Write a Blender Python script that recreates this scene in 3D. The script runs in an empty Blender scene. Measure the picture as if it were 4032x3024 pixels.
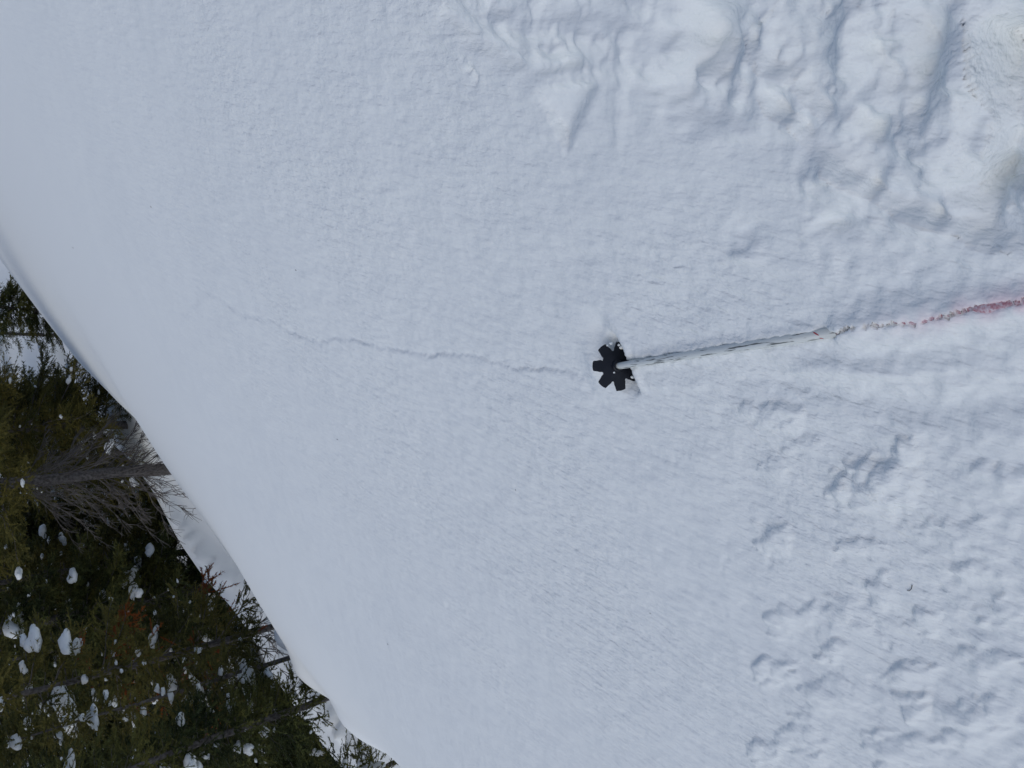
import bpy, math, random
import numpy as np
from mathutils import Matrix, Vector

random.seed(7)
RNG = np.random.default_rng(7)
scene = bpy.context.scene
COL = scene.collection

# ------------------------------------------------------------------ camera
PITCH = math.radians(47.0)
CP, SP = math.cos(PITCH), math.sin(PITCH)
CAM = np.array([0.0, 0.0, 1.0])
cam_d = bpy.data.cameras.new('camera')
cam_d.sensor_fit = 'HORIZONTAL'
cam_d.sensor_width = 36.0
cam_d.lens = 26.0
cam_d.clip_start = 0.02
cam_d.clip_end = 600.0
cam = bpy.data.objects.new('camera', cam_d)
COL.objects.link(cam)
AX = np.array([0.0, -SP, -CP])      # picture right (phone held upright: the picture lies on its side)
AY = np.array([1.0, 0.0, 0.0])      # picture up
AZ = np.array([0.0, -CP, SP])       # backwards
cam.matrix_world = Matrix(((AX[0], AY[0], AZ[0], CAM[0]),
                           (AX[1], AY[1], AZ[1], CAM[1]),
                           (AX[2], AY[2], AZ[2], CAM[2]),
                           (0, 0, 0, 1)))
scene.camera = cam

# ------------------------------------------------------------------ light: bright overcast
SUN_AZ = math.radians(-118.0)        # compass angle from +Y, clockwise
SUN_EL = math.radians(50.0)
world = bpy.data.worlds.new('World')
scene.world = world
world.use_nodes = True
nt = world.node_tree
sky = nt.nodes.new('ShaderNodeTexSky')
sky.sky_type = 'NISHITA'
sky.sun_disc = False
sky.sun_elevation = SUN_EL
sky.sun_rotation = SUN_AZ
sky.altitude = 2200.0
sky.air_density = 0.95
sky.dust_density = 5.5
sky.ozone_density = 1.0
nt.links.new(sky.outputs[0], nt.nodes['Background'].inputs[0])
nt.nodes['Background'].inputs[1].default_value = 0.10
sun_d = bpy.data.lights.new('sun', 'SUN')
sun_d.energy = 0.6
sun_d.angle = math.radians(42.0)
sun_d.color = (1.0, 0.97, 0.90)
sun = bpy.data.objects.new('sun', sun_d)
COL.objects.link(sun)
sd = Vector((math.sin(SUN_AZ) * math.cos(SUN_EL), math.cos(SUN_AZ) * math.cos(SUN_EL), math.sin(SUN_EL)))
sun.rotation_euler = sd.to_track_quat('Z', 'Y').to_euler()
scene.view_settings.view_transform = 'Standard'
scene.view_settings.look = 'None'
scene.view_settings.gamma = 1.0
scene.view_settings.use_curve_mapping = False
scene.view_settings.exposure = 0.23

# ------------------------------------------------------------------ helpers
def tag(o, label=None, cat=None, group=None, kind=None):
    if label: o['label'] = label
    if cat: o['category'] = cat
    if group: o['group'] = group
    if kind: o['kind'] = kind
    return o

def empty(name, loc=(0, 0, 0), parent=None):
    o = bpy.data.objects.new(name, None)
    o.empty_display_size = 0.1
    COL.objects.link(o)
    o.location = loc
    o.parent = parent
    return o

def make_mesh(name, V, F, smooth=True, attrs=None):
    """V (n,3) array; F (m,3) or (m,4) array or list of such arrays"""
    me = bpy.data.meshes.new(name)
    if not isinstance(F, list):
        F = [F]
    F = [np.asarray(f, dtype=np.int32) for f in F if len(f)]
    V = np.asarray(V, dtype=np.float32)
    me.vertices.add(len(V))
    me.vertices.foreach_set('co', V.ravel())
    loops = np.concatenate([f.ravel() for f in F])
    tot = np.concatenate([np.full(len(f), f.shape[1], dtype=np.int32) for f in F])
    start = np.concatenate([[0], np.cumsum(tot)[:-1]]).astype(np.int32)
    me.loops.add(len(loops))
    me.loops.foreach_set('vertex_index', loops)
    me.polygons.add(len(tot))
    me.polygons.foreach_set('loop_start', start)
    me.polygons.foreach_set('loop_total', tot)
    me.polygons.foreach_set('use_smooth', np.full(len(tot), smooth))
    if attrs:
        for k, a in attrs.items():
            at = me.attributes.new(k, 'FLOAT', 'POINT')
            at.data.foreach_set('value', np.asarray(a, dtype=np.float32))
    me.update()
    me.validate()
    return me

def add(name, me, mat, parent=None):
    o = bpy.data.objects.new(name, me)
    if mat is not None and not me.materials:
        me.materials.append(mat)
    COL.objects.link(o)
    o.parent = parent
    return o

# ---- noise (vectorised gradient noise)
_perm = np.random.default_rng(11).permutation(256)
_perm = np.concatenate([_perm, _perm, _perm])
_ang = np.random.default_rng(12).uniform(0, 2 * np.pi, 256)
_gx, _gy = np.cos(_ang), np.sin(_ang)

def noise2(x, y):
    xi = np.floor(x).astype(np.int64); yi = np.floor(y).astype(np.int64)
    xf = x - xi; yf = y - yi
    xi &= 255; yi &= 255
    def g(ix, iy, dx, dy):
        h = _perm[_perm[ix & 255] + (iy & 255)]
        return _gx[h] * dx + _gy[h] * dy
    u = xf * xf * xf * (xf * (xf * 6 - 15) + 10)
    v = yf * yf * yf * (yf * (yf * 6 - 15) + 10)
    a = g(xi, yi, xf, yf); b = g(xi + 1, yi, xf - 1, yf)
    c = g(xi, yi + 1, xf, yf - 1); d = g(xi + 1, yi + 1, xf - 1, yf - 1)
    return ((a + (b - a) * u) * (1 - v) + (c + (d - c) * u) * v) * 1.5

def fbm(x, y, octv=4, gain=0.5):
    s = 0; a = 1.0
    for i in range(octv):
        s = s + a * noise2(x * 2 ** i + 17.3 * i, y * 2 ** i + 5.1 * i)
        a *= gain
    return s

def sstep(a, b, x):
    t = np.clip((x - a) / (b - a), 0, 1)
    return t * t * (3 - 2 * t)

# ------------------------------------------------------------------ terrain base
GD = np.array([-0.904, 0.428])       # downhill
GC = np.array([0.428, 0.904])        # along the contour
A0 = 0.53
C0 = 0.051
def _sight(px, py):
    c = np.array([px - 2016.0, 1512.0 - py, -2912.0])
    d = c[0] * AX + c[1] * AY + c[2] * AZ
    g = GD @ d[:2]
    return -d[2] / g, (GC @ d[:2]) / g
# where the slope rolls out of sight, and the lip of the bench behind it (seen as outlines in the photograph)
ROLL = [(0, 1022), (169, 1247), (289, 1400), (420, 1530), (574, 1674), (685, 1857), (733, 1953), (850, 2110), (978, 2285),
        (1085, 2450), (1150, 2590), (1256, 2710), (1310, 2780), (1390, 2850), (1490, 2930), (1620, 3060)]
BENCH = [(200, 1330), (270, 1440), (313, 1527), (338, 1600), (376, 1680), (500, 1800), (584, 1910), (632, 1997), (704, 2137),
         (794, 2275), (899, 2380), (1018, 2548), (1060, 2640), (1120, 2740), (1187, 2840), (1260, 2930), (1340, 3024)]
_rt, _rs, _rm = [], [], []
for _p in ROLL:
    _m, _r = _sight(*_p)
    _e = (_m - A0) / (2 * C0); _st = (1 + C0 * _e * _e) / (_m - A0)
    _rt.append(_st * _r); _rs.append(_st); _rm.append(_m)
_o = np.argsort(_rt); _rt = np.array(_rt)[_o]; _rs = np.array(_rs)[_o]; _rm = np.array(_rm)[_o]
_bt, _bm = [], []
SB = 9.4
for _p in BENCH:
    _m, _r = _sight(*_p)
    _bt.append(SB * _r); _bm.append(_m)
_o = np.argsort(_bt); _bt = np.array(_bt)[_o]; _bm = np.array(_bm)[_o]
def _gauss1(a, sig, axis):
    n = int(sig * 3) + 1
    k = np.exp(-0.5 * (np.arange(-n, n + 1) / sig) ** 2); k /= k.sum()
    pad = [(0, 0), (0, 0)]; pad[axis] = (n, n)
    b = np.pad(a, pad, mode='edge')
    return np.apply_along_axis(lambda v: np.convolve(v, k, mode='valid'), axis, b)
TS = np.arange(1.0, 22.0, 0.03); TT = np.arange(-6.0, 50.0, 0.12)
def _table():
    rows = []
    for t in TT:
        st = np.interp(t, _rt, _rs); m = np.interp(t, _rt, _rm)
        mb = np.interp(t, _bt, _bm)
        gone = float(sstep(20.0, 22.5, np.array(t)))
        e = (m - A0) / (2 * C0); s0 = st - e
        zst = 1 - m * st
        zb = 1 - (mb + 0.14 * gone) * SB
        ks = [st + 0.25, st + 0.9, st + 1.8, SB - 1.1, SB - 0.45, SB, SB + 0.6, SB + 2.0, SB + 4.0, SB + 9.0, 24.0]
        kz = [1 - m * (st + 0.25) - 0.01, zst - 0.95, 1 - m * (st + 1.8) - 0.30, 1 - m * (SB - 1.1) - 0.06 - 0.9 * gone, zb + 0.20, zb,
              zb - 0.55, zb - 2.0, zb - 2.9, -9.3, -9.7]
        near = -A0 * TS - C0 * np.clip(TS - s0, 0, None) ** 2
        z = np.where(TS < st + 0.25, near, np.interp(TS, ks, kz))
        rows.append(z)
    T = np.array(rows).T
    Tb = _gauss1(_gauss1(T, 5.0, 0), 1.6, 1)
    return Tb
TAB = None
def base_z(s, t):
    """height of the snow without the small relief"""
    global TAB
    if TAB is None: TAB = _table()
    u = np.clip((s - TS[0]) / 0.03, 0, len(TS) - 1.001); v = np.clip((t - TT[0]) / 0.12, 0, len(TT) - 1.001)
    i = u.astype(int); j = v.astype(int); fu = u - i; fv = v - j
    z = (TAB[i, j] * (1 - fu) * (1 - fv) + TAB[i + 1, j] * fu * (1 - fv) + TAB[i, j + 1] * (1 - fu) * fv + TAB[i + 1, j + 1] * fu * fv)
    z = np.where(s < 1.6, -A0 * s, z)
    z = np.where(s > 21.9, np.interp(s, [21.9, 28, 45, 90, 160], [-9.6, -9.8, -10.2, -8, 0]), z)
    z = z + 0.06 * noise2(s * 0.9, t * 0.5) * sstep(6.6, 8.0, s) * sstep(11, 9.6, s)
    z = z + 0.35 * noise2(s * 0.21 + 4, t * 0.21) * sstep(12, 16, s)
    z = z + (0.07 * noise2(t * 0.9 + 2, s * 0.6) + 0.03 * noise2(t * 2.6, s * 1.5)) * np.exp(-((s - 6.1) / 0.7) ** 2) * sstep(13, 9, t)
    # snow pillows on the lip of the roll
    for (cs, ct, r, h) in ((6.25, 5.95, 0.26, 0.30), (6.15, 5.15, 0.35, 0.12), (6.0, 4.3, 0.3, 0.10)):
        z = z + h * np.exp(-(((s - cs) ** 2 + (t - ct) ** 2) / (r * r)) ** 1.4)
    return z

NRM = np.array([-GD[0] * 0 + A0 * GD[0], A0 * GD[1], 1.0]); NRM /= np.linalg.norm(NRM)
KS = math.sqrt(1 + A0 * A0)          # metres along the slope for each metre of s

def st_of(x, y):
    return GD[0] * x + GD[1] * y, GC[0] * x + GC[1] * y

def ray(px, py):
    c = np.array([px - 2016.0, 1512.0 - py, -2912.0])
    return c[0] * AX + c[1] * AY + c[2] * AZ

def P(px, py):
    """photo pixel -> point on the near snow plane"""
    d = ray(px, py)
    nz = np.array([A0 * GD[0], A0 * GD[1], 1.0])
    k = -(nz @ CAM) / (nz @ d)
    return CAM + k * d

def Q(px, py):
    """photo pixel -> metric coordinates (a, b) in the near snow plane"""
    p = P(px, py)
    s, t = st_of(p[0], p[1])
    return np.array([s * KS, t])

def pxsize(px, py, r):
    p = P(px, py)
    return r * float(-(p - CAM) @ AZ) / 2912.0

def at_azimuth(px, py, s):
    """photo pixel column of a thing that stands where the downhill distance is s"""
    d = ray(px, py)
    k = s / (GD @ d[:2])
    x, y = d[0] * k, d[1] * k
    ss, tt = st_of(x, y)
    return x, y, float(base_z(np.array([ss]), np.array([tt]))[0])

def poly_dist(A, B, pts, closed=False):
    """distance, signed side and arc position of points to a polyline given in plane coordinates"""
    best = np.full(A.shape, 1e9); side = np.zeros(A.shape); arc = np.zeros(A.shape)
    acc = 0.0
    n = len(pts)
    for i in range(n if closed else n - 1):
        p = pts[i]; q = pts[(i + 1) % n]
        d = q - p; L = math.hypot(*d)
        u = np.clip(((A - p[0]) * d[0] + (B - p[1]) * d[1]) / (L * L), 0, 1)
        dx = A - (p[0] + u * d[0]); dy = B - (p[1] + u * d[1])
        dist = np.hypot(dx, dy)
        m = dist < best
        best = np.where(m, dist, best)
        side = np.where(m, np.sign(d[0] * dy - d[1] * dx), side)
        arc = np.where(m, acc + u * L, arc)
        acc += L
    return best, side, arc, acc

# ------------------------------------------------------------------ the pole's line on the snow
B0 = P(2440, 1434)                    # basket centre
B1 = P(4032, 1180)                    # where the buried pole leaves the picture
SH = (B1 - B0) / np.linalg.norm(B1 - B0)
LEXP = 0.455                          # metres of shaft that lie bare
BASKET_R = 0.0475
qa = Q(2440, 1434); qb = Q(4032, 1180)
qd = (qb - qa) / np.linalg.norm(qb - qa)

VUP = 1.0 if ((-(Q(2440, 1300) - qa)[0] * qd[1] + (Q(2440, 1300) - qa)[1] * qd[0]) > 0) else -1.0
def relief(s, t):
    """height of the near relief along the slope normal"""
    A = s * KS; B = t
    W = np.zeros(A.shape)
    far = 1 - sstep(4.0, 9.0, np.hypot(A, B))
    # broad undulation and lumpy crust
    W += 0.010 * noise2(A * 1.7, B * 1.1) * far
    W += 0.0030 * fbm(A * 9, B * 6, 2) * far
    W += 0.0017 * (noise2(A * 40, B * 19) + 0.7 * noise2(A * 75 + 3, B * 36)) * far
    near = (np.hypot(A - 0.2, B - 0.6) < 1.9) | ((np.abs(A - 1.6) < 2.2) & (B > 0.3) & (B < 7.0))
    a = A[near]; b = B[near]
    w = np.zeros(a.shape)
    wob_a = a + 0.006 * noise2(a * 22, b * 22) + 0.0016 * noise2(a * 75, b * 75)
    wob_b = b + 0.006 * noise2(a * 22 + 50, b * 22) + 0.0016 * noise2(a * 75 + 50, b * 75)
    soft_a = a + 0.010 * noise2(a * 9 + 3, b * 9); soft_b = b + 0.010 * noise2(a * 9 + 31, b * 9)

    # --- shooting crack from the basket up the slope
    cz = [(2170, 640), (2110, 590), (2050, 550), (1950, 525), (1850, 530), (1760, 525), (1640, 490), (1560, 465),
          (1490, 463), (1430, 460), (1380, 470), (1290, 450), (1180, 435), (1110, 410), (1040, 392), (950, 385), (880, 405),
          (800, 375), (740, 355), (660, 305), (600, 295), (510, 270), (430, 205), (360, 175), (330, 215), (285, 265), (220, 315)]
    crack = [Q(500 + 0.859 * x, 1000 + 0.859 * y) for x, y in cz]
    far_ = sstep(0.8, 3.0, b)
    ca = a + (0.005 + 0.008 * far_) * noise2(a * 40, b * 30) + 0.004 * noise2(a * 90, b * 90)
    cb = b + 0.005 * noise2(a * 60 + 9, b * 60)
    d, sd_, arc, L = poly_dist(ca, cb, crack)
    wid = 0.0024 + 0.0034 * arc
    fade = (0.45 + 0.55 * sstep(L - 0.7, L - 1.6, arc)) * sstep(L, L - 0.5, arc) * sstep(-0.02, 0.10, arc) * np.clip(0.8 + 0.8 * noise2(arc * 7, arc * 0), 0.15, 1.25)
    w -= (0.0035 + 0.0003 * arc) * np.exp(-(d / wid) ** 2) * fade
    w += np.where(sd_ > 0, -1, 1) * (0.0018 + 0.0007 * arc) * np.exp(-d / (0.03 + 0.02 * arc)) * sstep(0, 0.004 + 0.003 * arc, d) * fade

    def furrow(pts, width, depth, lip=0.0, w0=None):
        nonlocal w
        q = [Q(*p) for p in pts]
        d, sd_, arc, L = poly_dist(wob_a, wob_b, q)
        f = sstep(0, 0.06, arc) * sstep(L, L - 0.06, arc)
        f = 0.4 + 0.6 * f
        w -= depth * np.exp(-(d / width) ** 2) * f
        if lip:
            w += lip * np.exp(-((d - 2.0 * width) / width) ** 2) * f * (0.7 + 0.6 * noise2(arc * 20, arc * 0 + 3))

    def ledge(pts, drop, run, sgn):
        """steps down sharply on one side of the line and climbs back over run"""
        nonlocal w
        q = [Q(*p) for p in pts]
        d, sd_, arc, L = poly_dist(wob_a, wob_b, q)
        f = sstep(0, 0.05, arc) * sstep(L, L - 0.05, arc) * np.clip(0.65 + 0.9 * noise2(arc * 11 + pts[0][0], arc * 0 + 2), 0.1, 1.2)
        run = run * np.clip(1.0 + 0.8 * noise2(arc * 9 + 4, arc * 0 + pts[0][1]), 0.5, 1.7)
        on = (sd_ * sgn > 0)
        w -= on * drop * sstep(0.0, 0.016, d) * np.exp(-(d / run) ** 2) * f
        w += (~on) * drop * 0.25 * np.exp(-(d / (run * 0.5)) ** 2) * f

    def blob(px, py, rx, ry, hgt, rough=0.35, p=2.2):
        nonlocal w
        c = Q(px, py); ex = Q(px + rx, py) - c; ey = Q(px, py + ry) - c
        M = np.linalg.inv(np.array([ex, ey]).T)
        u = M[0, 0] * (soft_a - c[0]) + M[0, 1] * (soft_b - c[1])
        v = M[1, 0] * (soft_a - c[0]) + M[1, 1] * (soft_b - c[1])
        r = np.hypot(u, v)
        r = r * (1 + rough * noise2(u * 1.1 + px, v * 1.1 + py))
        w += hgt * np.exp(-r ** p)

    # --- churned ground up the slope (top right of the picture)
    ch = [Q(1560, -60), Q(1900, 120), Q(2130, 290), Q(2420, 330), Q(2620, 420), Q(2960, 560), Q(3130, 760), Q(3500, 900),
          Q(4300, 1080), Q(4500, -400), Q(2500, -600)]
    d, sd_, arc, L = poly_dist(a, b, ch, closed=True)
    # inside test by winding
    ins = np.zeros(a.shape, bool)
    for i in range(len(ch)):
        p = ch[i]; q = ch[(i + 1) % len(ch)]
        cnd = ((p[1] > b) != (q[1] > b))
        xx = (q[0] - p[0]) * (b - p[1]) / (q[1] - p[1] + 1e-12) + p[0]
        ins ^= (cnd & (a < xx))
    churn = sstep(-0.04, 0.05, np.where(ins, d, -d))
    w += churn * (0.014 * noise2(soft_a * 5 + 8, soft_b * 5) + 0.006 * noise2(soft_a * 14, soft_b * 14) + 0.0020 * noise2(a * 33, b * 33) + 0.0010 * noise2(a * 70, b * 70))
    crng = np.random.default_rng(77)
    UPL = np.zeros(a.shape)
    for q in range(120):
        c = Q(crng.uniform(1750, 4150), crng.uniform(-150, 950))
        rad = crng.uniform(0.012, 0.042) if q < 85 else crng.uniform(0.012, 0.03)
        hh = rad * crng.uniform(0.28, 0.5)
        sel = np.hypot(a - c[0], b - c[1]) < rad * 2.2
        if not sel.any(): continue
        th_ = crng.uniform(0, 3.14); el = crng.uniform(0.6, 1.0)
        da = wob_a[sel] - c[0]; db = wob_b[sel] - c[1]
        u = (da * math.cos(th_) + db * math.sin(th_)) / rad; v = (-da * math.sin(th_) + db * math.cos(th_)) / (rad * el)
        r = np.hypot(u, v) * (1 + 0.5 * noise2(u * 1.4 + q, v * 1.4))
        dome = hh * 0.85 * np.clip(1 - r * r, 0, 1) ** 1.2
        if q < 85: UPL[sel] = np.maximum(UPL[sel], dome)
        else: UPL[sel] -= dome * 0.8
    w += UPL * churn
    furrow([(1690, -20), (1780, 70), (1870, 150), (1980, 215), (2090, 265), (2200, 265), (2330, 230)], 0.022, 0.015, 0.004)
    ledge([(2860, 40), (2870, 150), (2930, 225), (3000, 285), (3080, 310), (3140, 380), (3200, 450), (3260, 540)], 0.026, 0.05, -1)
    ledge([(2990, 300), (2985, 380), (3020, 450), (3105, 480), (3150, 560), (3185, 600), (3260, 640), (3310, 690), (3400, 755),
           (3480, 800), (3560, 850), (3700, 900), (3850, 960), (4100, 1010)], 0.030, 0.055, -1)
    ledge([(3225, 640), (3195, 715), (3240, 775), (3330, 840)], 0.022, 0.04, -1)
    blob(2770, 150, 120, 140, -0.055)
    blob(2640, 330, 90, 60, -0.024)
    blob(2750, 420, 130, 70, -0.020)
    blob(3640, 280, 80, 200, -0.026)
    ledge([(3800, 20), (3825, 130), (3850, 260), (3875, 390), (3905, 470), (3890, 560), (3850, 640), (3820, 760), (3860, 860)], 0.065, 0.085, -1)
    blob(3840, 760, 90, 120, -0.035)
    blob(3430, 490, 70, 60, -0.022)
    blob(3460, 180, 55, 45, -0.020)
    blob(3380, 130, 130, 130, 0.022)
    blob(3740, 380, 70, 240, 0.010)
    blob(3330, 700, 130, 70, 0.008)
    blob(3280, 880, 70, 30, -0.016)
    blob(2950, 900, 70, 40, -0.010)
    blob(2260, 130, 150, 60, 0.014)
    blob(2010, 100, 90, 45, 0.010)

    # --- three-cornered imprint
    tri = [Q(2095, 335), Q(2285, 320), Q(2190, 535)]
    ins = np.ones(a.shape, bool); dmin = np.full(a.shape, 1e9); dl = None
    ctr = sum(tri) / 3
    ta = a + 0.003 * noise2(a * 90, b * 90); tb = b + 0.003 * noise2(a * 90 + 7, b * 90)
    ds = []
    for i in range(3):
        p = tri[i]; q = tri[(i + 1) % 3]; dd = q - p; dd = dd / np.linalg.norm(dd); nn = np.array([-dd[1], dd[0]])
        if (ctr - p) @ nn < 0: nn = -nn
        ds.append((ta - p[0]) * nn[0] + (tb - p[1]) * nn[1])
    inside = np.minimum(np.minimum(ds[0], ds[1]), ds[2])
    e_ = sstep(-0.003, 0.012, np.minimum(ds[0], ds[2]))
    D_ = np.where(ds[1] > 0, 0.002 + 0.019 * sstep(0.085, 0.0, ds[1]), 0.021 * sstep(-0.045, 0.0, ds[1])) * e_
    on_ = np.where(ds[1] > 0, 1.0, sstep(-0.045, 0.0, ds[1])) * e_
    w = w * (1 - 0.85 * on_) - D_
    blob(2230, 285, 110, 24, 0.010)
    blob(2440, 410, 30, 110, 0.006)
    blob(1838, 258, 16, 14, -0.010)
    blob(1864, 300, 14, 26, -0.008)
    # --- downhill side of the pole: rubbed and cut snow
    furrow([(3000, 1480), (3150, 1520), (3350, 1560), (3600, 1590), (3800, 1600), (4100, 1550)], 0.022, 0.009, 0.003)
    furrow([(2290, 1480), (2330, 1560), (2420, 1620), (2560, 1650)], 0.012, 0.004, 0.0)
    furrow([(2480, 1400), (2620, 1360), (2800, 1330), (3000, 1310)], 0.008, 0.005)
    blob(2620, 1490, 120, 50, 0.007)
    blob(3400, 1440, 260, 40, 0.010)
    blob(3550, 1310, 200, 24, 0.006)
    blob(2960, 1000, 60, 30, 0.008)
    # --- soft lumps of sluffed snow lower right
    CL = np.zeros(a.shape)
    for (px, py, rx, ry, h) in [(3060, 1640, 90, 70, .016), (3480, 1930, 150, 130, .026), (3060, 2130, 80, 70, .014),
                                (3330, 2420, 110, 70, .010), (3090, 2450, 90, 60, .012), (3050, 2640, 90, 60, .014),
                                (3270, 2740, 110, 80, .010), (3150, 2900, 110, 70, .010), (3010, 2950, 80, 50, .012),
                                (3600, 2660, 110, 60, .014), (3620, 2800, 60, 50, .014), (3560, 2950, 150, 70, .012),
                                (3640, 2450, 70, 60, .012), (3850, 2830, 150, 90, .016), (3480, 2340, 60, 90, .010),
                                (3830, 2260, 90, 60, .010), (3400, 2150, 100, 40, .010), (3900, 2620, 110, 60, .010),
                                (3800, 2100, 120, 50, .008), (3300, 2560, 60, 50, .010), (3960, 1880, 100, 70, .010),
                                (3050, 1850, 70, 40, .008), (3920, 2420, 90, 50, .008), (3200, 1750, 90, 40, .006)]:
        crng = np.random.default_rng(int(px * 7 + py))
        nsub = 3 + int(rx / 30)
        for q in range(nsub):
            f = 1.0 if q == 0 else crng.uniform(0.35, 0.65)
            ox, oy = (0, 0) if q == 0 else crng.normal(0, 0.5, 2)
            c = Q(px + ox * rx, py + oy * ry); ex = Q(px + ox * rx + rx * f, py + oy * ry) - c; ey = Q(px + ox * rx, py + oy * ry + ry * f) - c
            M = np.linalg.inv(np.array([ex, ey]).T)
            u = M[0, 0] * (wob_a - c[0]) + M[0, 1] * (wob_b - c[1]); v = M[1, 0] * (wob_a - c[0]) + M[1, 1] * (wob_b - c[1])
            r = np.hypot(u, v) * (1 + 0.45 * noise2(u * 1.3 + px + q, v * 1.3 + py))
            dome = h * 1.05 * (1 + 0.35 * noise2(a * 42, b * 42)) * (0.45 + 0.55 * f) * np.clip(1 - r * r, 0, 1) ** 0.8 * np.clip(0.62 - 0.42 * (0.45 * u + 0.9 * v), 0.1, 1.1) * (1 - 0.30 * sstep(0.25, 0.7, noise2(a * 55 + q, b * 55)))
            CL = np.maximum(CL, dome)
    w += CL
    sl = np.exp(-(((a - Q(3450, 2400)[0]) / 0.42) ** 2 + ((b - Q(3450, 2400)[1]) / 0.40) ** 2))
    w += sl * (0.005 * noise2(soft_a * 10 + 4, soft_b * 8) - 0.003 * sstep(0.30, 0.8, noise2(a * 36, b * 36 + 20)))

    # --- bed of the pole
    ra = a - qa[0]; rb = b - qa[1]
    l = ra * qd[0] + rb * qd[1]          # along the shaft towards the grip
    v = -ra * qd[1] + rb * qd[0]         # across
    vv = np.abs(v + 0.0012 * noise2(l * 60, v * 60))
    lane = np.exp(-(v / 0.035) ** 2) * sstep(-0.02, 0.03, l)
    w *= 1 - 0.92 * lane                 # the shaft pressed the snow flat
    bare = sstep(-0.004, 0.01, l) * sstep(LEXP + 0.02, LEXP - 0.03, l)
    up = v * VUP
    bank = np.clip(0.35 + 0.9 * noise2(l * 24, a * 0 + 3.0) + 0.5 * noise2(l * 60, a * 0 + 8.0), 0, 1.2) * sstep(0.04, 0.10, l)
    w += bare * (0.0045 * np.exp(-(np.clip(vv - 0.006, 0, 1) / 0.012) ** 2) - 0.007 * np.exp(-(vv / 0.0055) ** 2))
    w += bare * 0.0060 * bank * np.exp(-((up - 0.0065) / 0.0055) ** 2)
    w += bare * 0.0025 * noise2(a * 90, b * 90) * np.exp(-(vv / 0.022) ** 2)
    cov = sstep(LEXP - 0.012, LEXP + 0.02, l + 0.006 * noise2(l * 100, v * 100))
    w += cov * (0.019 * np.exp(-(v / 0.026) ** 2) + 0.003 * noise2(a * 50, b * 50))
    # narrow melted slot over the buried red part
    sl_pts = [Q(*p) for p in [(3290, 1318), (3360, 1272), (3420, 1262), (3520, 1252), (3640, 1250), (3700, 1232), (3790, 1208), (3900, 1190), (4032, 1168), (4200, 1140)]]
    d, sd_, arc, L = poly_dist(a + 0.002 * noise2(a * 120, b * 120), b + 0.002 * noise2(a * 120 + 5, b * 120), sl_pts)
    op = 0.0005 + 0.0014 * sstep(-0.25, 0.5, noise2(arc * 26 + 2, arc * 0 + 1)) + 0.0008 * sstep(0.12, 0.3, arc)
    w -= 0.010 * sstep(op * 1.6, op * 0.6, d) * sstep(0.0, 0.012, arc)
    # pit round the basket
    ub = l + 0.004 * noise2(a * 70, b * 70)
    rr = np.hypot((l - 0.004) / 0.042, v / 0.066) + 0.10 * noise2(a * 40 + 3, b * 40)
    pit = sstep(1.15, 0.55, rr) * sstep(0.028, 0.014, ub)
    w = w * (1 - 0.7 * pit) - 0.026 * pit
    w += 0.010 * np.exp(-((l + 0.075) / 0.022) ** 2 - (v / 0.035) ** 2)
    w += 0.007 * np.exp(-(((l - 0.036) / 0.010) ** 2)) * sstep(0.010, 0.018, vv) * np.exp(-(v / 0.05) ** 4)
    ex = np.hypot(l + 0.018, v - VUP * 0.078)
    w -= 0.012 * np.exp(-(ex / 0.028) ** 2)
    W[near] += w
    return W

# ------------------------------------------------------------------ materials
def new_mat(name):
    m = bpy.data.materials.new(name)
    m.use_nodes = True
    n = m.node_tree.nodes
    return m, n, m.node_tree.links, n['Principled BSDF']

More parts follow.
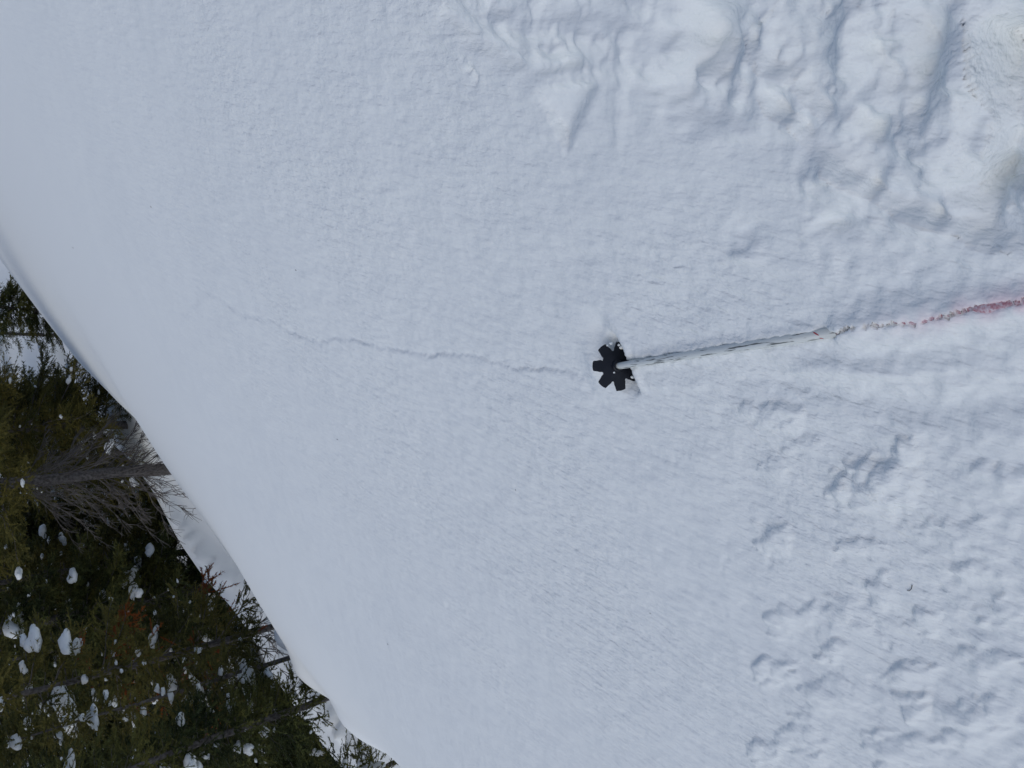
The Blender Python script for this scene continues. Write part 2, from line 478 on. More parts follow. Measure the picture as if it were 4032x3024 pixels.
def snow_material(name, fine=True):
    m, n, l, p = new_mat(name)
    p.inputs['Base Color'].default_value = (0.862, 0.888, 0.872, 1)
    p.inputs['Roughness'].default_value = 0.62
    p.inputs['Specular IOR Level'].default_value = 0.0
    sa = n.new('ShaderNodeAttribute'); sa.attribute_name = 'red_scatter'
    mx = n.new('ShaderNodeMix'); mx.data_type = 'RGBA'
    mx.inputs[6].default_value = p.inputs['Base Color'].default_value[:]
    mx.inputs[7].default_value = (0.80, 0.62, 0.66, 1)  # pink of light scattered by the buried red shaft, painted into the snow colour
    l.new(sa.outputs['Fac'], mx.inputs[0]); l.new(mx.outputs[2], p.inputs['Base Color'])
    tc = n.new('ShaderNodeTexCoord')
    mr = n.new('ShaderNodeMapping')
    mr.inputs['Rotation'].default_value = (0, 0, math.radians(-72))
    l.new(tc.outputs['Object'], mr.inputs['Vector'])
    mp = n.new('ShaderNodeMapping')
    mp.inputs['Scale'].default_value = (0.58, 1.0, 1.0)
    l.new(mr.outputs[0], mp.inputs['Vector'])
    cr = n.new('ShaderNodeAttribute'); cr.attribute_name = 'crust'
    prev = None
    for sc, det, dist, st in ((70.0, 2.0, 0.0056, 0.8), (150.0, 2.0, 0.0018, 0.8), (420.0, 2.0, 0.0006, 0.5)):
        t = n.new('ShaderNodeTexNoise'); t.inputs['Scale'].default_value = sc; t.inputs['Detail'].default_value = det
        t.inputs['Roughness'].default_value = 0.55
        l.new(mp.outputs[0] if sc < 400 else tc.outputs['Object'], t.inputs['Vector'])
        b = n.new('ShaderNodeBump'); b.inputs['Strength'].default_value = st; b.inputs['Distance'].default_value = dist
        mu = n.new('ShaderNodeMath'); mu.operation = 'MULTIPLY'; mu.inputs[1].default_value = st
        l.new(cr.outputs['Fac'], mu.inputs[0]); l.new(mu.outputs[0], b.inputs['Strength'])
        l.new(t.outputs['Fac'], b.inputs['Height'])
        if prev: l.new(prev.outputs[0], b.inputs['Normal'])
        prev = b
    m2 = n.new('ShaderNodeMapping'); m2.inputs['Scale'].default_value = (0.24, 1.0, 1.0)
    l.new(mr.outputs[0], m2.inputs['Vector'])
    t = n.new('ShaderNodeTexNoise'); t.inputs['Scale'].default_value = 44.0; t.inputs['Detail'].default_value = 2.5; t.inputs['Roughness'].default_value = 0.5
    l.new(m2.outputs[0], t.inputs['Vector'])
    b = n.new('ShaderNodeBump'); b.inputs['Distance'].default_value = 0.0065
    l.new(cr.outputs['Fac'], b.inputs['Strength']); l.new(t.outputs['Fac'], b.inputs['Height']); l.new(prev.outputs[0], b.inputs['Normal'])
    l.new(b.outputs[0], p.inputs['Normal'])
    return m

M_SNOW = snow_material('snow')
m, n, l, p = new_mat('clump_snow'); M_CLUMP = m
p.inputs['Base Color'].default_value = (0.862, 0.888, 0.872, 1)
p.inputs['Roughness'].default_value = 0.7
t_ = n.new('ShaderNodeTexNoise'); t_.inputs['Scale'].default_value = 14; t_.inputs['Detail'].default_value = 4
b_ = n.new('ShaderNodeBump'); b_.inputs['Distance'].default_value = 0.03; b_.inputs['Strength'].default_value = 0.6
tc_ = n.new('ShaderNodeTexCoord'); l.new(tc_.outputs['Object'], t_.inputs['Vector'])
l.new(t_.outputs['Fac'], b_.inputs['Height']); l.new(b_.outputs[0], p.inputs['Normal'])

def plain(name, col, rough=0.5, spec=0.5, noise=None):
    m, n, l, p = new_mat(name)
    p.inputs['Roughness'].default_value = rough
    p.inputs['Specular IOR Level'].default_value = spec
    if noise:
        sc, col2 = noise
        tc = n.new('ShaderNodeTexCoord')
        t = n.new('ShaderNodeTexNoise'); t.inputs['Scale'].default_value = sc; t.inputs['Detail'].default_value = 5
        l.new(tc.outputs['Object'], t.inputs['Vector'])
        r = n.new('ShaderNodeValToRGB')
        r.color_ramp.elements[0].position = 0.35; r.color_ramp.elements[0].color = (*col, 1)
        r.color_ramp.elements[1].position = 0.68; r.color_ramp.elements[1].color = (*col2, 1)
        l.new(t.outputs['Fac'], r.inputs['Fac']); l.new(r.outputs[0], p.inputs['Base Color'])
    else:
        p.inputs['Base Color'].default_value = (*col, 1)
    return m

def foliage_material(name, cols):
    m, n, l, p = new_mat(name)
    at = n.new('ShaderNodeAttribute'); at.attribute_name = 'tint'
    r = n.new('ShaderNodeValToRGB')
    els = r.color_ramp.elements
    els[0].color = (*cols[0], 1); els[1].color = (*cols[-1], 1)
    for i, c in enumerate(cols[1:-1]):
        e = els.new((i + 1) / (len(cols) - 1)); e.color = (*c, 1)
    l.new(at.outputs['Fac'], r.inputs['Fac'])
    l.new(r.outputs[0], p.inputs['Base Color'])
    p.inputs['Roughness'].default_value = 0.6
    p.inputs['Specular IOR Level'].default_value = 0.12
    return m

M_OLIVE = foliage_material('olive_needles', [(0.050, 0.056, 0.017), (0.125, 0.116, 0.032), (0.195, 0.165, 0.044)])
M_DARK = foliage_material('dark_needles', [(0.034, 0.046, 0.018), (0.080, 0.090, 0.028), (0.140, 0.134, 0.036)])
M_RUST = foliage_material('rusty_needles', [(0.20, 0.055, 0.014), (0.26, 0.075, 0.018), (0.28, 0.11, 0.03)])
M_BARK = plain('bark', (0.075, 0.066, 0.06), 0.9, 0.2, (25, (0.19, 0.172, 0.16)))
M_TWIG = plain('dead_twigs', (0.09, 0.078, 0.07), 0.9, 0.2, (9, (0.18, 0.163, 0.15)))

# ------------------------------------------------------------------ snow slope
def graded(lo, fine0, fine1, hi, h, g_lo, g_hi, h_far=1.0):
    up = [fine1]; d = h
    while up[-1] < hi:
        d = min(d * (1 + g_hi), h_far) if up[-1] < 24 else min(d * 1.08, 4.0)
        up.append(up[-1] + d)
    dn = [fine0]; d = h
    while dn[-1] > lo:
        d = min(d * (1 + g_lo), 4.0)
        dn.append(dn[-1] - d)
    mid = np.arange(fine0, fine1, h)
    return np.concatenate([np.array(dn[::-1])[:-1], mid, np.array(up)[0:]])

gs = graded(-60, -0.42, 0.95, 120, 0.0034, 0.035, 0.011, 0.11)
gt = graded(-40, -0.18, 1.45, 120, 0.0034, 0.035, 0.011, 0.16)
# keep spacing finite beyond the near part
S2, T2 = np.meshgrid(gs, gt, indexing='ij')
sh = S2.shape
S1 = S2.ravel(); T1 = T2.ravel()
Z1 = base_z(S1, T1)
W1 = relief(S1, T1)
# ragged sluff edge along the bench behind the roll
bench = np.exp(-((S1 - (SB - 0.75) - 0.25 * noise2(T1 * 0.4, S1 * 0)) / 0.16) ** 2) * (1 - sstep(17, 20, T1)) * sstep(3, 5, T1)
Z1 = Z1 + bench * (0.09 + 0.16 * np.abs(noise2(T1 * 3.0, S1 * 3.0)) + 0.09 * noise2(T1 * 9, S1 * 9))
X1 = GD[0] * S1 + GC[0] * T1
Y1 = GD[1] * S1 + GC[1] * T1
NV = np.array([A0 * GD[0], A0 * GD[1], 1.0]); NV /= np.linalg.norm(NV)
V = np.stack([X1 + NV[0] * W1, Y1 + NV[1] * W1, Z1 + NV[2] * W1], 1)
ii = np.arange(sh[0] * sh[1]).reshape(sh)
F = np.stack([ii[:-1, :-1], ii[:-1, 1:], ii[1:, 1:], ii[1:, :-1]], -1).reshape(-1, 4)
# GD x GC orientation: make faces look up
e1 = V[F[0, 1]] - V[F[0, 0]]; e2 = V[F[0, 3]] - V[F[0, 0]]
if np.cross(e1, e2)[2] < 0:
    F = F[:, ::-1]
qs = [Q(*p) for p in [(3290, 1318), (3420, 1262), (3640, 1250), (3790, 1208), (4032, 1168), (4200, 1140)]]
SCT = np.zeros(S1.shape); nm_ = np.hypot(S1, T1) < 1.0
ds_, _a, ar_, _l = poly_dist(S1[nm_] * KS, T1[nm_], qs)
SCT[nm_] = 0.8 * np.exp(-(ds_ / 0.016) ** 2) * sstep(0.0, 0.25, ar_) * np.clip(0.7 + 0.9 * noise2(S1[nm_] * 60, T1[nm_] * 60), 0, 1)  # painted scatter of red light, soft band along the slot
CR = 0.18 + 0.82 * sstep(6.0, 0.9, np.hypot(S1 * 1.2, T1)) * np.clip(0.8 + 0.8 * noise2(S1 * 2.3 + 2, T1 * 1.9), 0.35, 1.3)
slope = add('snow_slope', make_mesh('snow_slope', V, F, attrs={'crust': CR, 'red_scatter': SCT}), M_SNOW)
tag(slope, 'smooth snow slope rolling over towards the forest', None, None, 'structure')
print('terrain', sh, len(F))
del V, F, S2, T2

# ------------------------------------------------------------------ ski pole
def frame(zdir, xhint):
    z = np.array(zdir) / np.linalg.norm(zdir)
    x = np.array(xhint) - z * (np.array(xhint) @ z); x /= np.linalg.norm(x)
    y = np.cross(z, x)
    return x, y, z

def lathe(prof, seg=24, cap=True):
    V = []; F = []; T = []
    for (r, z) in prof:
        for k in range(seg):
            a = 2 * math.pi * k / seg
            V.append((r * math.cos(a), r * math.sin(a), z))
    for i in range(len(prof) - 1):
        for k in range(seg):
            k2 = (k + 1) % seg
            F.append((i * seg + k, i * seg + k2, (i + 1) * seg + k2, (i + 1) * seg + k))
    if cap:
        V.append((0, 0, prof[0][1])); c0 = len(V) - 1
        V.append((0, 0, prof[-1][1])); c1 = len(V) - 1
        o = (len(prof) - 1) * seg
        for k in range(seg):
            k2 = (k + 1) % seg
            T.append((c0, k2, k)); T.append((c1, o + k, o + k2))
    return np.array(V), [np.array(F)] + ([np.array(T)] if T else [])

# materials of the pole
m, n, l, p = new_mat('scuffed_white_shaft'); M_SHAFT = m
tc = n.new('ShaderNodeTexCoord')
mp = n.new('ShaderNodeMapping'); mp.inputs['Scale'].default_value = (260, 260, 26)
l.new(tc.outputs['Object'], mp.inputs['Vector'])
t1 = n.new('ShaderNodeTexNoise'); t1.inputs['Scale'].default_value = 1.0; t1.inputs['Detail'].default_value = 3
l.new(mp.outputs[0], t1.inputs['Vector'])
r1 = n.new('ShaderNodeValToRGB')
r1.color_ramp.elements[0].position = 0.36; r1.color_ramp.elements[0].color = (0.13, 0.14, 0.135, 1)
r1.color_ramp.elements[1].position = 0.43; r1.color_ramp.elements[1].color = (0.67, 0.705, 0.68, 1)
l.new(t1.outputs['Fac'], r1.inputs['Fac'])
l.new(r1.outputs[0], p.inputs['Base Color'])
p.inputs['Roughness'].default_value = 0.42
m, n, l, p = new_mat('frosted_red_shaft'); M_RED = m
tc = n.new('ShaderNodeTexCoord')
t1 = n.new('ShaderNodeTexNoise'); t1.inputs['Scale'].default_value = 330; t1.inputs['Detail'].default_value = 4
l.new(tc.outputs['Object'], t1.inputs['Vector'])
r1 = n.new('ShaderNodeValToRGB')
r1.color_ramp.elements[0].position = 0.34; r1.color_ramp.elements[0].color = (0.46, 0.20, 0.23, 1)
r1.color_ramp.elements[1].position = 0.64; r1.color_ramp.elements[1].color = (0.68, 0.60, 0.63, 1)
l.new(t1.outputs['Fac'], r1.inputs['Fac']); l.new(r1.outputs[0], p.inputs['Base Color'])
p.inputs['Roughness'].default_value = 0.5
M_BLACK = plain('black_plastic', (0.006, 0.007, 0.011), 0.45, 0.35, (60, (0.011, 0.012, 0.017)))
M_STEEL = plain('steel_tip', (0.35, 0.35, 0.36), 0.35, 0.5)
M_GRIP = plain('grip_rubber', (0.02, 0.02, 0.022), 0.7, 0.3)
M_REDPRINT = plain('red_print', (0.50, 0.05, 0.06), 0.5, 0.4)

x_, y_, z_ = frame(SH, NV)
base = B0 + NV * 0.0098
pole = empty('ski_pole')
pole.matrix_world = Matrix(((x_[0], y_[0], z_[0], base[0]), (x_[1], y_[1], z_[1], base[1]), (x_[2], y_[2], z_[2], base[2]), (0, 0, 0, 1)))
tag(pole, 'ski pole lying half buried in the snow, black star basket and scuffed white shaft', 'ski pole')
R3 = np.stack([x_, y_, z_], 1)
def to_pole(v): return R3.T @ np.array(v)

# shaft sinks a little along its run
sink = lambda z: 0.0
v_, f_ = lathe([(0.0058, -0.002), (0.0064, 0.0), (0.0066, 0.02), (0.0070, 0.15), (0.0076, 0.32), (0.0081, LEXP + 0.012)], 28)
lower = add('lower_shaft', make_mesh('lower_shaft', v_, f_), M_SHAFT, pole)
lower['label'] = 'scuffed white lower shaft'
v_, f_ = lathe([(0.0081, LEXP + 0.012), (0.0083, 0.6), (0.0086, 0.98)], 28)
upper = add('upper_shaft', make_mesh('upper_shaft', v_, f_), M_RED, pole)
upper['label'] = 'red upper shaft showing through a slot in the snow'
v_, f_ = lathe([(0.0115, 0.96), (0.015, 0.975), (0.0165, 1.0), (0.0155, 1.03), (0.0165, 1.06), (0.0160, 1.085), (0.019, 1.105), (0.021, 1.115), (0.016, 1.125)], 20)
add('grip', make_mesh('grip', v_, f_), M_GRIP, pole)
# strap: a closed loop of flat webbing
ang = np.linspace(0, 2 * math.pi, 33)[:-1]
loop = np.stack([0.018 + 0.05 * np.sin(ang) ** 2 * 0.3, 0.055 * np.sin(ang), 1.09 - 0.09 * (1 - np.cos(ang))], 1)
vv_ = np.concatenate([loop + [0.0, 0, 0.0], loop + [0.012, 0, 0], loop + [0.012, 0, 0.002], loop + [0.0, 0, 0.002]])
k = np.arange(32); k2 = (k + 1) % 32
ff_ = np.concatenate([np.stack([k + 32 * i, k2 + 32 * i, k2 + 32 * ((i + 1) % 4), k + 32 * ((i + 1) % 4)], 1) for i in range(4)])
add('strap', make_mesh('strap', vv_, ff_), M_GRIP, pole)
v_, f_ = lathe([(0.001, -0.066), (0.0022, -0.064), (0.004, -0.055), (0.0055, -0.036), (0.0062, -0.02), (0.0064, -0.004)], 16)
add('tip', make_mesh('tip', v_, f_), M_STEEL, pole)
# red print marks near the end of the white part
def print_mark(z0, a0, z1, a1, wz):
    V = []; F = []
    N = 7
    for i in range(N):
        u = i / (N - 1); aa = a0 + (a1 - a0) * u; zz = z0 + (z1 - z0) * u
        r = 0.0081 + 0.00035
        for dz in (-wz, wz):
            V.append((r * math.cos(aa), r * math.sin(aa), zz + dz * (0.6 + 0.4 * math.sin(3.1 * u + 0.2))))
    for i in range(N - 1):
        F.append((2 * i, 2 * i + 1, 2 * i + 3, 2 * i + 2))
    return make_mesh('red_print', np.array(V), np.array(F))

import bmesh
_bm = bmesh.new(); bmesh.ops.create_icosphere(_bm, subdivisions=2, radius=1.0)
ICO2 = (np.array([v.co[:] for v in _bm.verts]), np.array([[v.index for v in f.verts] for f in _bm.faces])); _bm.free()
# basket: seven fingers on a dished disc, tilted a little off square
view = CAM - base; view /= np.linalg.norm(view)
nb = SH * 0.58 + view * 0.42; nb /= np.linalg.norm(nb)
bx, by, bz = frame(nb, AX)
def basket_outline(R):
    out = []
    nf = 7; half = 0.215 * R
    for k in range(nf):
        th = math.pi + 2 * math.pi * k / nf
        c, s_ = math.cos(th), math.sin(th)
        prof = [(0.70 * R, -half * 1.12), (0.80 * R, -half), (0.92 * R, -half * 0.95), (0.975 * R, -half * 0.85), (1.0 * R, -half * 0.62),
                (1.012 * R, 0), (1.0 * R, half * 0.62), (0.975 * R, half * 0.85), (0.92 * R, half * 0.95), (0.80 * R, half), (0.70 * R, half * 1.12)]
        for (r, w) in prof:
            out.append((r * c - w * s_, r * s_ + w * c))
        t2 = th + math.pi / nf
        for da, rr in ((-0.075, 0.645), (0.0, 0.62), (0.075, 0.645)):
            out.append((rr * R * math.cos(t2 + da), rr * R * math.sin(t2 + da)))
    return np.array(out)
O = basket_outline(BASKET_R)
rings = [(0.12, 0.0), (0.35, 0.0), (0.6, 0), (0.85, 0), (0.975, 0), (1.0, -0.0008)]
def bz_of(pts):
    r = np.hypot(pts[:, 0], pts[:, 1]) / BASKET_R
    return 0.0075 * (1 - r) ** 1.2
nO = len(O); V = []
for thick in (0.0, -0.0032):
    for f, dz in rings:
        pts = O * f
        V.append(np.column_stack([pts, bz_of(np.clip(pts, -1, 1)) + thick + (dz if thick == 0 else -dz)]))
V = np.concatenate(V); F = []
nr = len(rings); k = np.arange(nO); k2 = (k + 1) % nO
for i in range(nr - 1):
    F.append(np.stack([i * nO + k, (i + 1) * nO + k, (i + 1) * nO + k2, i * nO + k2], 1))
    j = i + nr
    F.append(np.stack([j * nO + k, j * nO + k2, (j + 1) * nO + k2, (j + 1) * nO + k], 1))
F.append(np.stack([(nr - 1) * nO + k, (2 * nr - 1) * nO + k, (2 * nr - 1) * nO + k2, (nr - 1) * nO + k2], 1))
# radial strengthening ribs are too fine to read; the disc stays plain
Rb = np.stack([bx, by, bz], 1)
Vw = V @ Rb.T                       # world offset from the pole's origin
Vl = Vw @ R3
bas = add('basket', make_mesh('basket', Vl, np.concatenate(F), smooth=False), M_BLACK, pole)
bas['label'] = 'black seven-fingered star basket'
v_, f_ = lathe([(0.0125, 0.002), (0.0120, 0.007), (0.0100, 0.0105), (0.0085, 0.0115), (0.0068, 0.0112)], 24, cap=False)
add('hub', make_mesh('hub', (v_ @ Rb.T) @ R3, f_), M_BLACK, bas)
crr = np.random.default_rng(3)
for (u_, v_2, r_) in ((-0.006, -0.012, 0.0022), (-0.003, -0.004, 0.0011), (0.010, 0.036, 0.0042), (-0.012, 0.043, 0.0034), (0.026, 0.026, 0.0040), (-0.019, 0.039, 0.0022), (0.031, -0.020, 0.0030), (0.004, 0.040, 0.0026), (-0.030, 0.011, 0.0010)):
    v_, f_ = ICO2
    v_ = v_ * (1 + crr.normal(0, 0.14, (len(v_), 1))) * r_ * np.array([1.2, 0.9, 0.6]) + np.array([u_, v_2, 0.0042])
    add('snow_crumb', make_mesh('snow_crumb', (v_ @ Rb.T) @ R3, f_), M_CLUMP, bas)
# the marks face the camera side of the shaft
va = to_pole(view); a_c = math.atan2(va[1], va[0])
add('red_print', print_mark(LEXP - 0.022, a_c - 0.55, LEXP - 0.014, a_c + 0.15, 0.0016), M_REDPRINT, pole)
add('red_print', print_mark(LEXP - 0.014, a_c + 0.62, LEXP - 0.010, a_c + 0.95, 0.0014), M_REDPRINT, pole)

# ------------------------------------------------------------------ trees
def tubes(segs, sides):
    """segs: list of (points (k,3), radii (k,)) -> V, F"""
    Vs = []; Fs = []; off = 0
    for pts, rad in segs:
        k = len(pts)
        d = np.gradient(pts, axis=0); d /= np.linalg.norm(d, axis=1)[:, None] + 1e-9
        ref = np.array([0.0, 0, 1.0]) if abs(d[0, 2]) < 0.8 else np.array([1.0, 0, 0])
        u = np.cross(d, ref); u /= np.linalg.norm(u, axis=1)[:, None] + 1e-9
        v = np.cross(d, u)
        a = 2 * np.pi * np.arange(sides) / sides
        ring = (u[:, None, :] * np.cos(a)[None, :, None] + v[:, None, :] * np.sin(a)[None, :, None]) * rad[:, None, None] + pts[:, None, :]
        Vs.append(ring.reshape(-1, 3))
        i = np.arange(k - 1)[:, None] * sides; j = np.arange(sides)[None, :]; j2 = (j + 1) % sides
        Fs.append(np.stack([off + i + j, off + i + j2, off + i + sides + j2, off + i + sides + j], -1).reshape(-1, 4))
        off += k * sides
    return np.concatenate(Vs), np.concatenate(Fs)

def sprig_templates(rng, n, needles, wide, nlen=(0.26, 0.42)):
    out = []
    for _ in range(n):
        T = []
        for i in range(needles):
            x0 = rng.uniform(-0.05, 0.85)
            a = rng.uniform(0, 2 * np.pi)
            f = rng.uniform(0.5, 0.95)
            rad = math.sqrt(1 - f * f)
            L = rng.uniform(*nlen) * (1.0 if x0 < 0.6 else 0.8)
            d = np.array([f, rad * math.cos(a), rad * math.sin(a) * 0.75 + 0.05])
            s = np.array([-rad * math.cos(a) * 0.3, -math.sin(a), math.cos(a)]) + rng.normal(0, .3, 3); s /= np.linalg.norm(s)
            b = np.array([x0, 0, 0])
            T += [b - s * wide, b + s * wide, b + d * L]
        T += [np.array([0, -0.03, 0]), np.array([0, 0.03, 0]), np.array([1.0, 0, 0])]
        out.append(np.array(T))
    return out

def instance_sprigs(rng, pos, dirs, lens, templates):
    n = len(pos)
    d = dirs / (np.linalg.norm(dirs, axis=1)[:, None] + 1e-9)
    up = np.tile([0.0, 0, 1.0], (n, 1)) + rng.normal(0, 0.35, (n, 3))
    s = np.cross(up, d); s /= np.linalg.norm(s, axis=1)[:, None] + 1e-9
    u = np.cross(d, s)
    tid = rng.integers(0, len(templates), n)
    nv = len(templates[0])
    out = np.empty((n, nv, 3), np.float32)
    TT = np.stack(templates)[tid]
    out = (TT[:, :, 0:1] * d[:, None] + TT[:, :, 1:2] * s[:, None] + TT[:, :, 2:3] * u[:, None]) * lens[:, None, None] + pos[:, None]
    return out.reshape(-1, 3), nv

_ico = None
def ico(sub):
    import bmesh
    bm = bmesh.new(); bmesh.ops.create_icosphere(bm, subdivisions=sub, radius=1.0)
    V = np.array([v.co[:] for v in bm.verts]); F = np.array([[v.index for v in f.verts] for f in bm.faces]); bm.free()
    return V, F

def clump_mesh(seed, sub=2):
    """snow lodged on a spray of twigs: lobes that sag over the twig ends, hollow underneath"""
    rng = np.random.default_rng(seed)
    IV, IF = ico(sub)
    Vs = []; Fs = []; off = 0
    n = int(rng.integers(3, 6))
    p = np.array([-0.7, 0.0, 0.0]); a = 0.0
    for i in range(n):
        r = rng.uniform(0.34, 0.62) * (1.15 if i == 1 else 0.9)
        sc = np.array([r * rng.uniform(0.9, 1.5), r * rng.uniform(0.7, 1.1), r * rng.uniform(0.7, 1.0)])
        V = IV * sc
        aa = rng.uniform(-0.9, 0.9); c, s_ = math.cos(aa), math.sin(aa)
        V = np.column_stack([V[:, 0] * c - V[:, 1] * s_, V[:, 0] * s_ + V[:, 1] * c, V[:, 2]])
        V[:, 2] = np.where(V[:, 2] < 0, V[:, 2] * 0.55, V[:, 2])
        V = V + p
        k = rng.uniform(0, 9)
        V += 0.10 * np.stack([noise2(V[:, 1] * 3 + k, V[:, 2] * 3), noise2(V[:, 0] * 3 + k, V[:, 2] * 3), noise2(V[:, 0] * 3, V[:, 1] * 3 + k)], 1)
        Vs.append(V); Fs.append(IF + off); off += len(V)
        a += rng.normal(0, 0.7)
        p = p + np.array([math.cos(a) * 0.30, math.sin(a) * 0.42, rng.normal(-0.08, 0.10)])
    return make_mesh('snow_clump', np.concatenate(Vs), np.concatenate(Fs))
CLUMPS = [clump_mesh(40 + i) for i in range(7)]
for c in CLUMPS: c.materials.append(M_CLUMP)
ICO1 = ico(1)

SPOTS = {}
def conifer(name, seed, H=9.0, r0=0.09, reach=1.5, z0=0.6, dead_to=0.0, droop=0.25, whorl=0.26, per=5, sprig=0.135, step=0.075,
            needles=13, wide=0.062, foliage=None, lean=(0, 0), bow=0.0, zmax=None, snow=10, dust=150, rust=0.0, fill=1.0, clump=(0.10, 0.24), nlen=(0.26, 0.42)):
    rng = np.random.default_rng(seed)
    root = empty(name)
    SPOTS[root.name] = []
    zt = np.linspace(-0.6, H, 22)
    def axis(z):
        z = np.asarray(z, float)
        u = np.clip(z / H, 0, 1)
        return np.stack([lean[0] * u * H + bow * np.sin(u * 2.6) * 0.5, lean[1] * u * H + bow * 0.3 * np.sin(u * 3.1 + 1), z], -1)
    pts = axis(zt) + np.column_stack([rng.normal(0, r0 * 0.12, (22, 2)), np.zeros(22)])
    rad = r0 * np.clip(1 - zt / H, 0.03, 1.1) ** 0.8
    rad[0] *= 1.2
    # knots along the bark
    V, F = tubes([(pts, rad)], 10)
    th = rng.normal(0, 1, len(V))
    ctr = np.repeat(pts, 10, axis=0)
    V = ctr + (V - ctr) * (1 + 0.06 * th)[:, None]
    add('trunk', make_mesh('trunk', V, F), M_BARK, root)
    wood = []; dead = []; spos = []; sdir = []; slen = []; spots = []
    z = z0 * 0.35 if dead_to > 0 else z0
    zend = H * 0.97 if zmax is None else min(H * 0.97, zmax)
    while z < zend:
        isdead = z < dead_to
        nb_ = rng.integers(max(3, per - 1), per + 2)
        a0 = rng.uniform(0, 6.28)
        for kk in range(nb_):
            zz = z + rng.uniform(-0.5, 0.5) * whorl
            a = a0 + kk * 2 * np.pi / nb_ + rng.normal(0, 0.25)
            fr = np.clip(1 - zz / H, 0.02, 1)
            L = reach * (fr ** 0.75) * rng.uniform(0.65, 1.12)
            if zz < z0: L *= 0.8
            if L < 0.08: L = 0.08
            o = axis(zz)
            dr = droop * rng.uniform(0.6, 1.4) * (0.4 + 0.6 * fr)
            if isdead: dr = rng.uniform(0.6, 1.5); L *= 0.80
            K = 7
            u = np.linspace(0, 1, K)
            rr = L * u
            zc = -dr * L * u * (1.15 - (0.35 if isdead else 0.55) * u)
            if fr < 0.35: zc = zc + 0.5 * L * u * (0.35 - fr) / 0.35
            side = rng.normal(0, 0.10) * L * u * u
            b = np.stack([o[0] + math.cos(a) * rr - math.sin(a) * side, o[1] + math.sin(a) * rr + math.cos(a) * side, o[2] + zc], 1)
            b[1:] += rng.normal(0, 0.012 * L, (K - 1, 3))
            br = max(0.004, 0.011 * L) * np.linspace(1, 0.25, K)
            if isdead:
                dead.append((b, br))
                for q in range(int(L / 0.085) + 2):
                    u0 = rng.uniform(0.15, 1.0); i = min(K - 2, int(u0 * (K - 1))); f = u0 * (K - 1) - i
                    p0 = b[i] * (1 - f) + b[i + 1] * f
                    td = (b[i + 1] - b[i]); td /= np.linalg.norm(td) + 1e-9
                    sd_ = np.array([-math.sin(a), math.cos(a), 0]) * rng.choice([-1, 1])
                    dv = td * 0.8 + sd_ * rng.uniform(0.3, 0.8) + np.array([0, 0, -0.25]); dv /= np.linalg.norm(dv)
                    tl = rng.uniform(0.15, 0.42) * (0.5 + 0.5 * L)
                    tw = np.stack([p0, p0 + dv * tl * 0.5 + rng.normal(0, 0.015, 3), p0 + dv * tl + np.array([0, 0, -0.10 * tl]) + rng.normal(0, 0.02, 3)])
                    dead.append((tw, np.array([0.0060, 0.0046, 0.0026])))
                    for q2 in range(2):
                        d2 = dv + rng.normal(0, 0.5, 3); d2 /= np.linalg.norm(d2)
                        tw2 = np.stack([tw[1], tw[1] + d2 * tl * 0.25, tw[1] + d2 * tl * 0.5 + np.array([0, 0, -0.02])])
                        dead.append((tw2, np.array([0.0042, 0.0034, 0.0020])))
                continue
            wood.append((b, br))
            # lateral shoots in a drooping spray
            nl = max(2, int(L / 0.10))
            for q in range(nl):
                u0 = (q + rng.uniform(0.3, 0.9)) / nl
                u0 = 0.16 + 0.84 * u0
                if u0 > 1: u0 = 1.0
                i = min(K - 2, int(u0 * (K - 1))); f = u0 * (K - 1) - i
                p0 = b[i] * (1 - f) + b[i + 1] * f
                td = b[i + 1] - b[i]; td /= np.linalg.norm(td) + 1e-9
                for sg in (-1, 1):
                    if rng.uniform() > 0.93 * fill: continue
                    sdv = np.array([-math.sin(a), math.cos(a), 0]) * sg
                    ll = (0.10 + 0.42 * L * (1 - u0) ** 0.8 * min(1, u0 * 3.0)) * rng.uniform(0.6, 1.15)
                    dv = td * rng.uniform(0.55, 0.9) + sdv * rng.uniform(0.6, 0.9) + np.array([0, 0, rng.normal(-0.14, 0.14)])
                    dv /= np.linalg.norm(dv)
                    ns = max(1, int(ll / step))
                    for w_ in range(ns):
                        uu = (w_ + rng.uniform(0.1, 0.9)) / ns
                        pp = p0 + dv * ll * uu + np.array([0, 0, -0.12 * ll * uu * uu])
                        for rep in range(2 if ns > 1 else 1):
                            dd = dv + rng.normal(0, 0.42, 3) * np.array([1, 1, 0.6])
                            spos.append(pp); sdir.append(dd); slen.append(sprig * rng.uniform(0.7, 1.25))
            for q in range(max(2, int(L / 0.09))):
                u0 = rng.uniform(0.25, 1.0); i = min(K - 2, int(u0 * (K - 1))); f = u0 * (K - 1) - i
                p0 = b[i] * (1 - f) + b[i + 1] * f
                td = b[i + 1] - b[i]; td /= np.linalg.norm(td) + 1e-9
                spos.append(p0); sdir.append(td + rng.normal(0, 0.35, 3)); slen.append(sprig * rng.uniform(0.7, 1.2))
                if u0 > 0.35: spots.append((p0, a, L))
        z += whorl * rng.uniform(0.75, 1.25)
    if wood:
        V, F = tubes(wood, 4)
        add('branches', make_mesh('branches', V, F), M_BARK, root)['kind'] = 'stuff'
    if dead:
        V, F = tubes(dead, 3)
        o = add('dead_branches', make_mesh('dead_branches', V, F), M_TWIG, root)
        o['label'] = 'bare grey drooping dead twigs'; o['kind'] = 'stuff'
